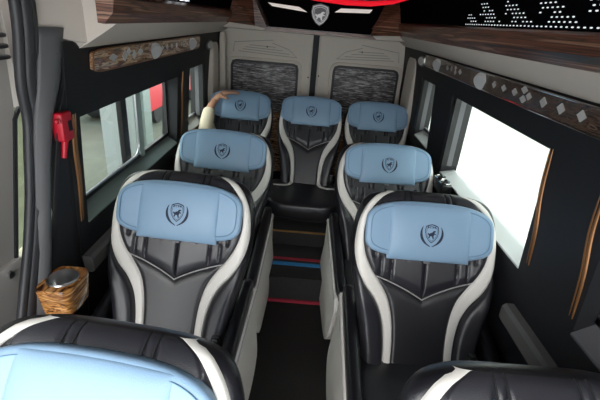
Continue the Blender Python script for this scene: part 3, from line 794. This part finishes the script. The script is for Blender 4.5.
# ------------------------------------------------------------------ hand over the rear seat
def skin_mesh(name, verts, edges, radii, material, parent=None, sub=2):
    me = bpy.data.meshes.new(name); me.from_pydata(verts, edges, []); o = bpy.data.objects.new(name, me); col.objects.link(o)
    o.modifiers.new('skin', 'SKIN'); s = o.modifiers.new('sub', 'SUBSURF'); s.levels = sub; s.render_levels = sub
    for i, r in enumerate(radii): me.skin_vertices[0].data[i].radius = (r, r * (.8 if r > .02 else 1))
    me.skin_vertices[0].data[0].use_root = True
    dg = bpy.context.evaluated_depsgraph_get(); m2 = bpy.data.meshes.new_from_object(o.evaluated_get(dg))
    bpy.data.objects.remove(o)
    ob = bpy.data.objects.new(name, m2); col.objects.link(ob); m2.materials.clear(); m2.materials.append(material)
    for p in m2.polygons: p.use_smooth = True
    if parent: ob.parent = parent
    return ob
# joints: elbow low on the left, wrist, knuckles over the headrest top
W = Vector((-.775, 3.36, 1.085))
verts = [(-.815, 3.13, .80), (-.812, 3.22, .93), (-.805, 3.31, 1.03), W[:], (-.735, 3.375, 1.125), (-.69, 3.385, 1.143)]
edges = [(0,1),(1,2),(2,3),(3,4),(4,5)]; rad = [.045, .042, .034, .027, .034, .034]
for k, (dy, L) in enumerate(((-.034, .88), (-.012, 1.0), (.012, .95), (.034, .78))):
    b = len(verts); base = Vector((-.665, 3.385 + dy, 1.150))
    pts = [base, base + Vector((.040*L, 0, .004)), base + Vector((.068*L, -.001, .002)), base + Vector((.092*L, -.002, -.006))]
    verts += [p[:] for p in pts]; edges += [(5, b), (b, b+1), (b+1, b+2), (b+2, b+3)]; rad += [.0105, .0095, .009, .0075]
b = len(verts); verts += [(-.715, 3.335, 1.118), (-.68, 3.318, 1.112), (-.655, 3.312, 1.108)]; edges += [(4, b), (b, b+1), (b+1, b+2)]; rad += [.013, .011, .009]
hand = skin_mesh('person', verts, edges, rad, M['skin'])
tag(hand, 'person of whom only a hand and pale sleeve show, resting on the rear seat headrest', 'person')
sl = skin_mesh('sleeve', [(-.815, 3.02, .62), (-.815, 3.10, .76), (-.815, 3.19, .89), (-.812, 3.28, .99), (-.808, 3.315, 1.025)], [(0,1),(1,2),(2,3),(3,4)], [.062, .062, .062, .056, .048], M['sleeve'], hand)

# ------------------------------------------------------------------ outside
m = MB(); m.box(-14, -1.2, -6, 14, -.62, -.6); struct(m.build('ground_left', M['ground_l'], smooth=False))
m = MB(); m.box(1.2, 14, -6, 14, -.62, -.6); struct(m.build('ground_right', M['ground_r'], smooth=False))
m = MB(); m.box(-1.2, 1.2, -6, 14, -.62, -.6); struct(m.build('ground_under', M['greypaint'], smooth=False))
t = empty('parked_truck', (-3.8, 9.2, -.6), 'bright red parked vehicle outside the left windows', 'truck'); bpy.context.view_layer.update()
m = MB(); m.box(-5.0, -3.2, 8.1, 12.5, -.22, 1.9); child(m, 'cargo_body', M['redpaint'], t, False)
m = MB()
for yy in (8.8, 11.6): m.cyl((-3.3, yy, -.35), (-1, 0, 0), .25, 1.5, 24)
child(m, 'wheel', M['rubber'], t)
m = MB(); m.box(-9, -8.6, -4, 16, -.6, 4.5); struct(m.build('shade_wall', M['greypaint'], smooth=False))  # unseen tall wall, added to block the sky and shade the left side
for nm, yy, mt_, w_, lb in (('post', 5.1, 'greypaint', .30, 'dark grey post standing outside the left window'), ('post', 5.72, 'sillgreen', .26, 'pale post standing outside the left window')):
    m = MB(); m.box(-2.3 - w_, -2.3, yy - w_/2, yy + w_/2, -.6, 2.6); m.box(-2.3 - w_ - .05, -2.25, yy - w_/2 - .05, yy + w_/2 + .05, -.6, -.5); o = m.build(nm, M[mt_], smooth=False); tag(o, lb, 'post')
m = MB(); m.box(3.0, 3.2, -4, 12, -.6, 3.4); struct(m.build('wall_outside', M['ground_r'], smooth=False))  # same whitened colour, imitating overexposed daylight outside

# ------------------------------------------------------------------ world, lights, camera
w = bpy.data.worlds.new('w'); bpy.context.scene.world = w; w.use_nodes = True
bg = w.node_tree.nodes['Background']; bg.inputs[0].default_value = (.93, .97, 1, 1); bg.inputs[1].default_value = 2.8

sd_ = bpy.data.lights.new('sun', 'SUN'); sd_.energy = 1.1; sd_.angle = math.radians(38); sd_.color = (1, .97, .93)
so = bpy.data.objects.new('sun', sd_); col.objects.link(so)
so.rotation_euler = Vector((.22, .86, -.46)).to_track_quat('-Z', 'Y').to_euler()
cam = bpy.data.cameras.new('camera'); co = bpy.data.objects.new('camera', cam); col.objects.link(co)
cam.sensor_fit = 'HORIZONTAL'; cam.sensor_width = 36; cam.lens = 24; cam.clip_start = .01
th, rho = math.radians(24.3), math.radians(4.8)
f = Vector((0, math.cos(th), -math.sin(th))); hx = Vector((1, 0, 0)); vy = Vector((0, math.sin(th), math.cos(th)))
R_ = hx * math.cos(rho) + vy * math.sin(rho); U_ = -hx * math.sin(rho) + vy * math.cos(rho)
mt = Matrix((R_, U_, -f)).transposed().to_4x4(); mt.translation = (0, 0, CH)
co.matrix_world = mt
bpy.context.scene.camera = co
vs = bpy.context.scene.view_settings
vs.view_transform = 'Standard'; vs.look = 'None'; vs.gamma = 1; vs.use_curve_mapping = False; vs.exposure = .75
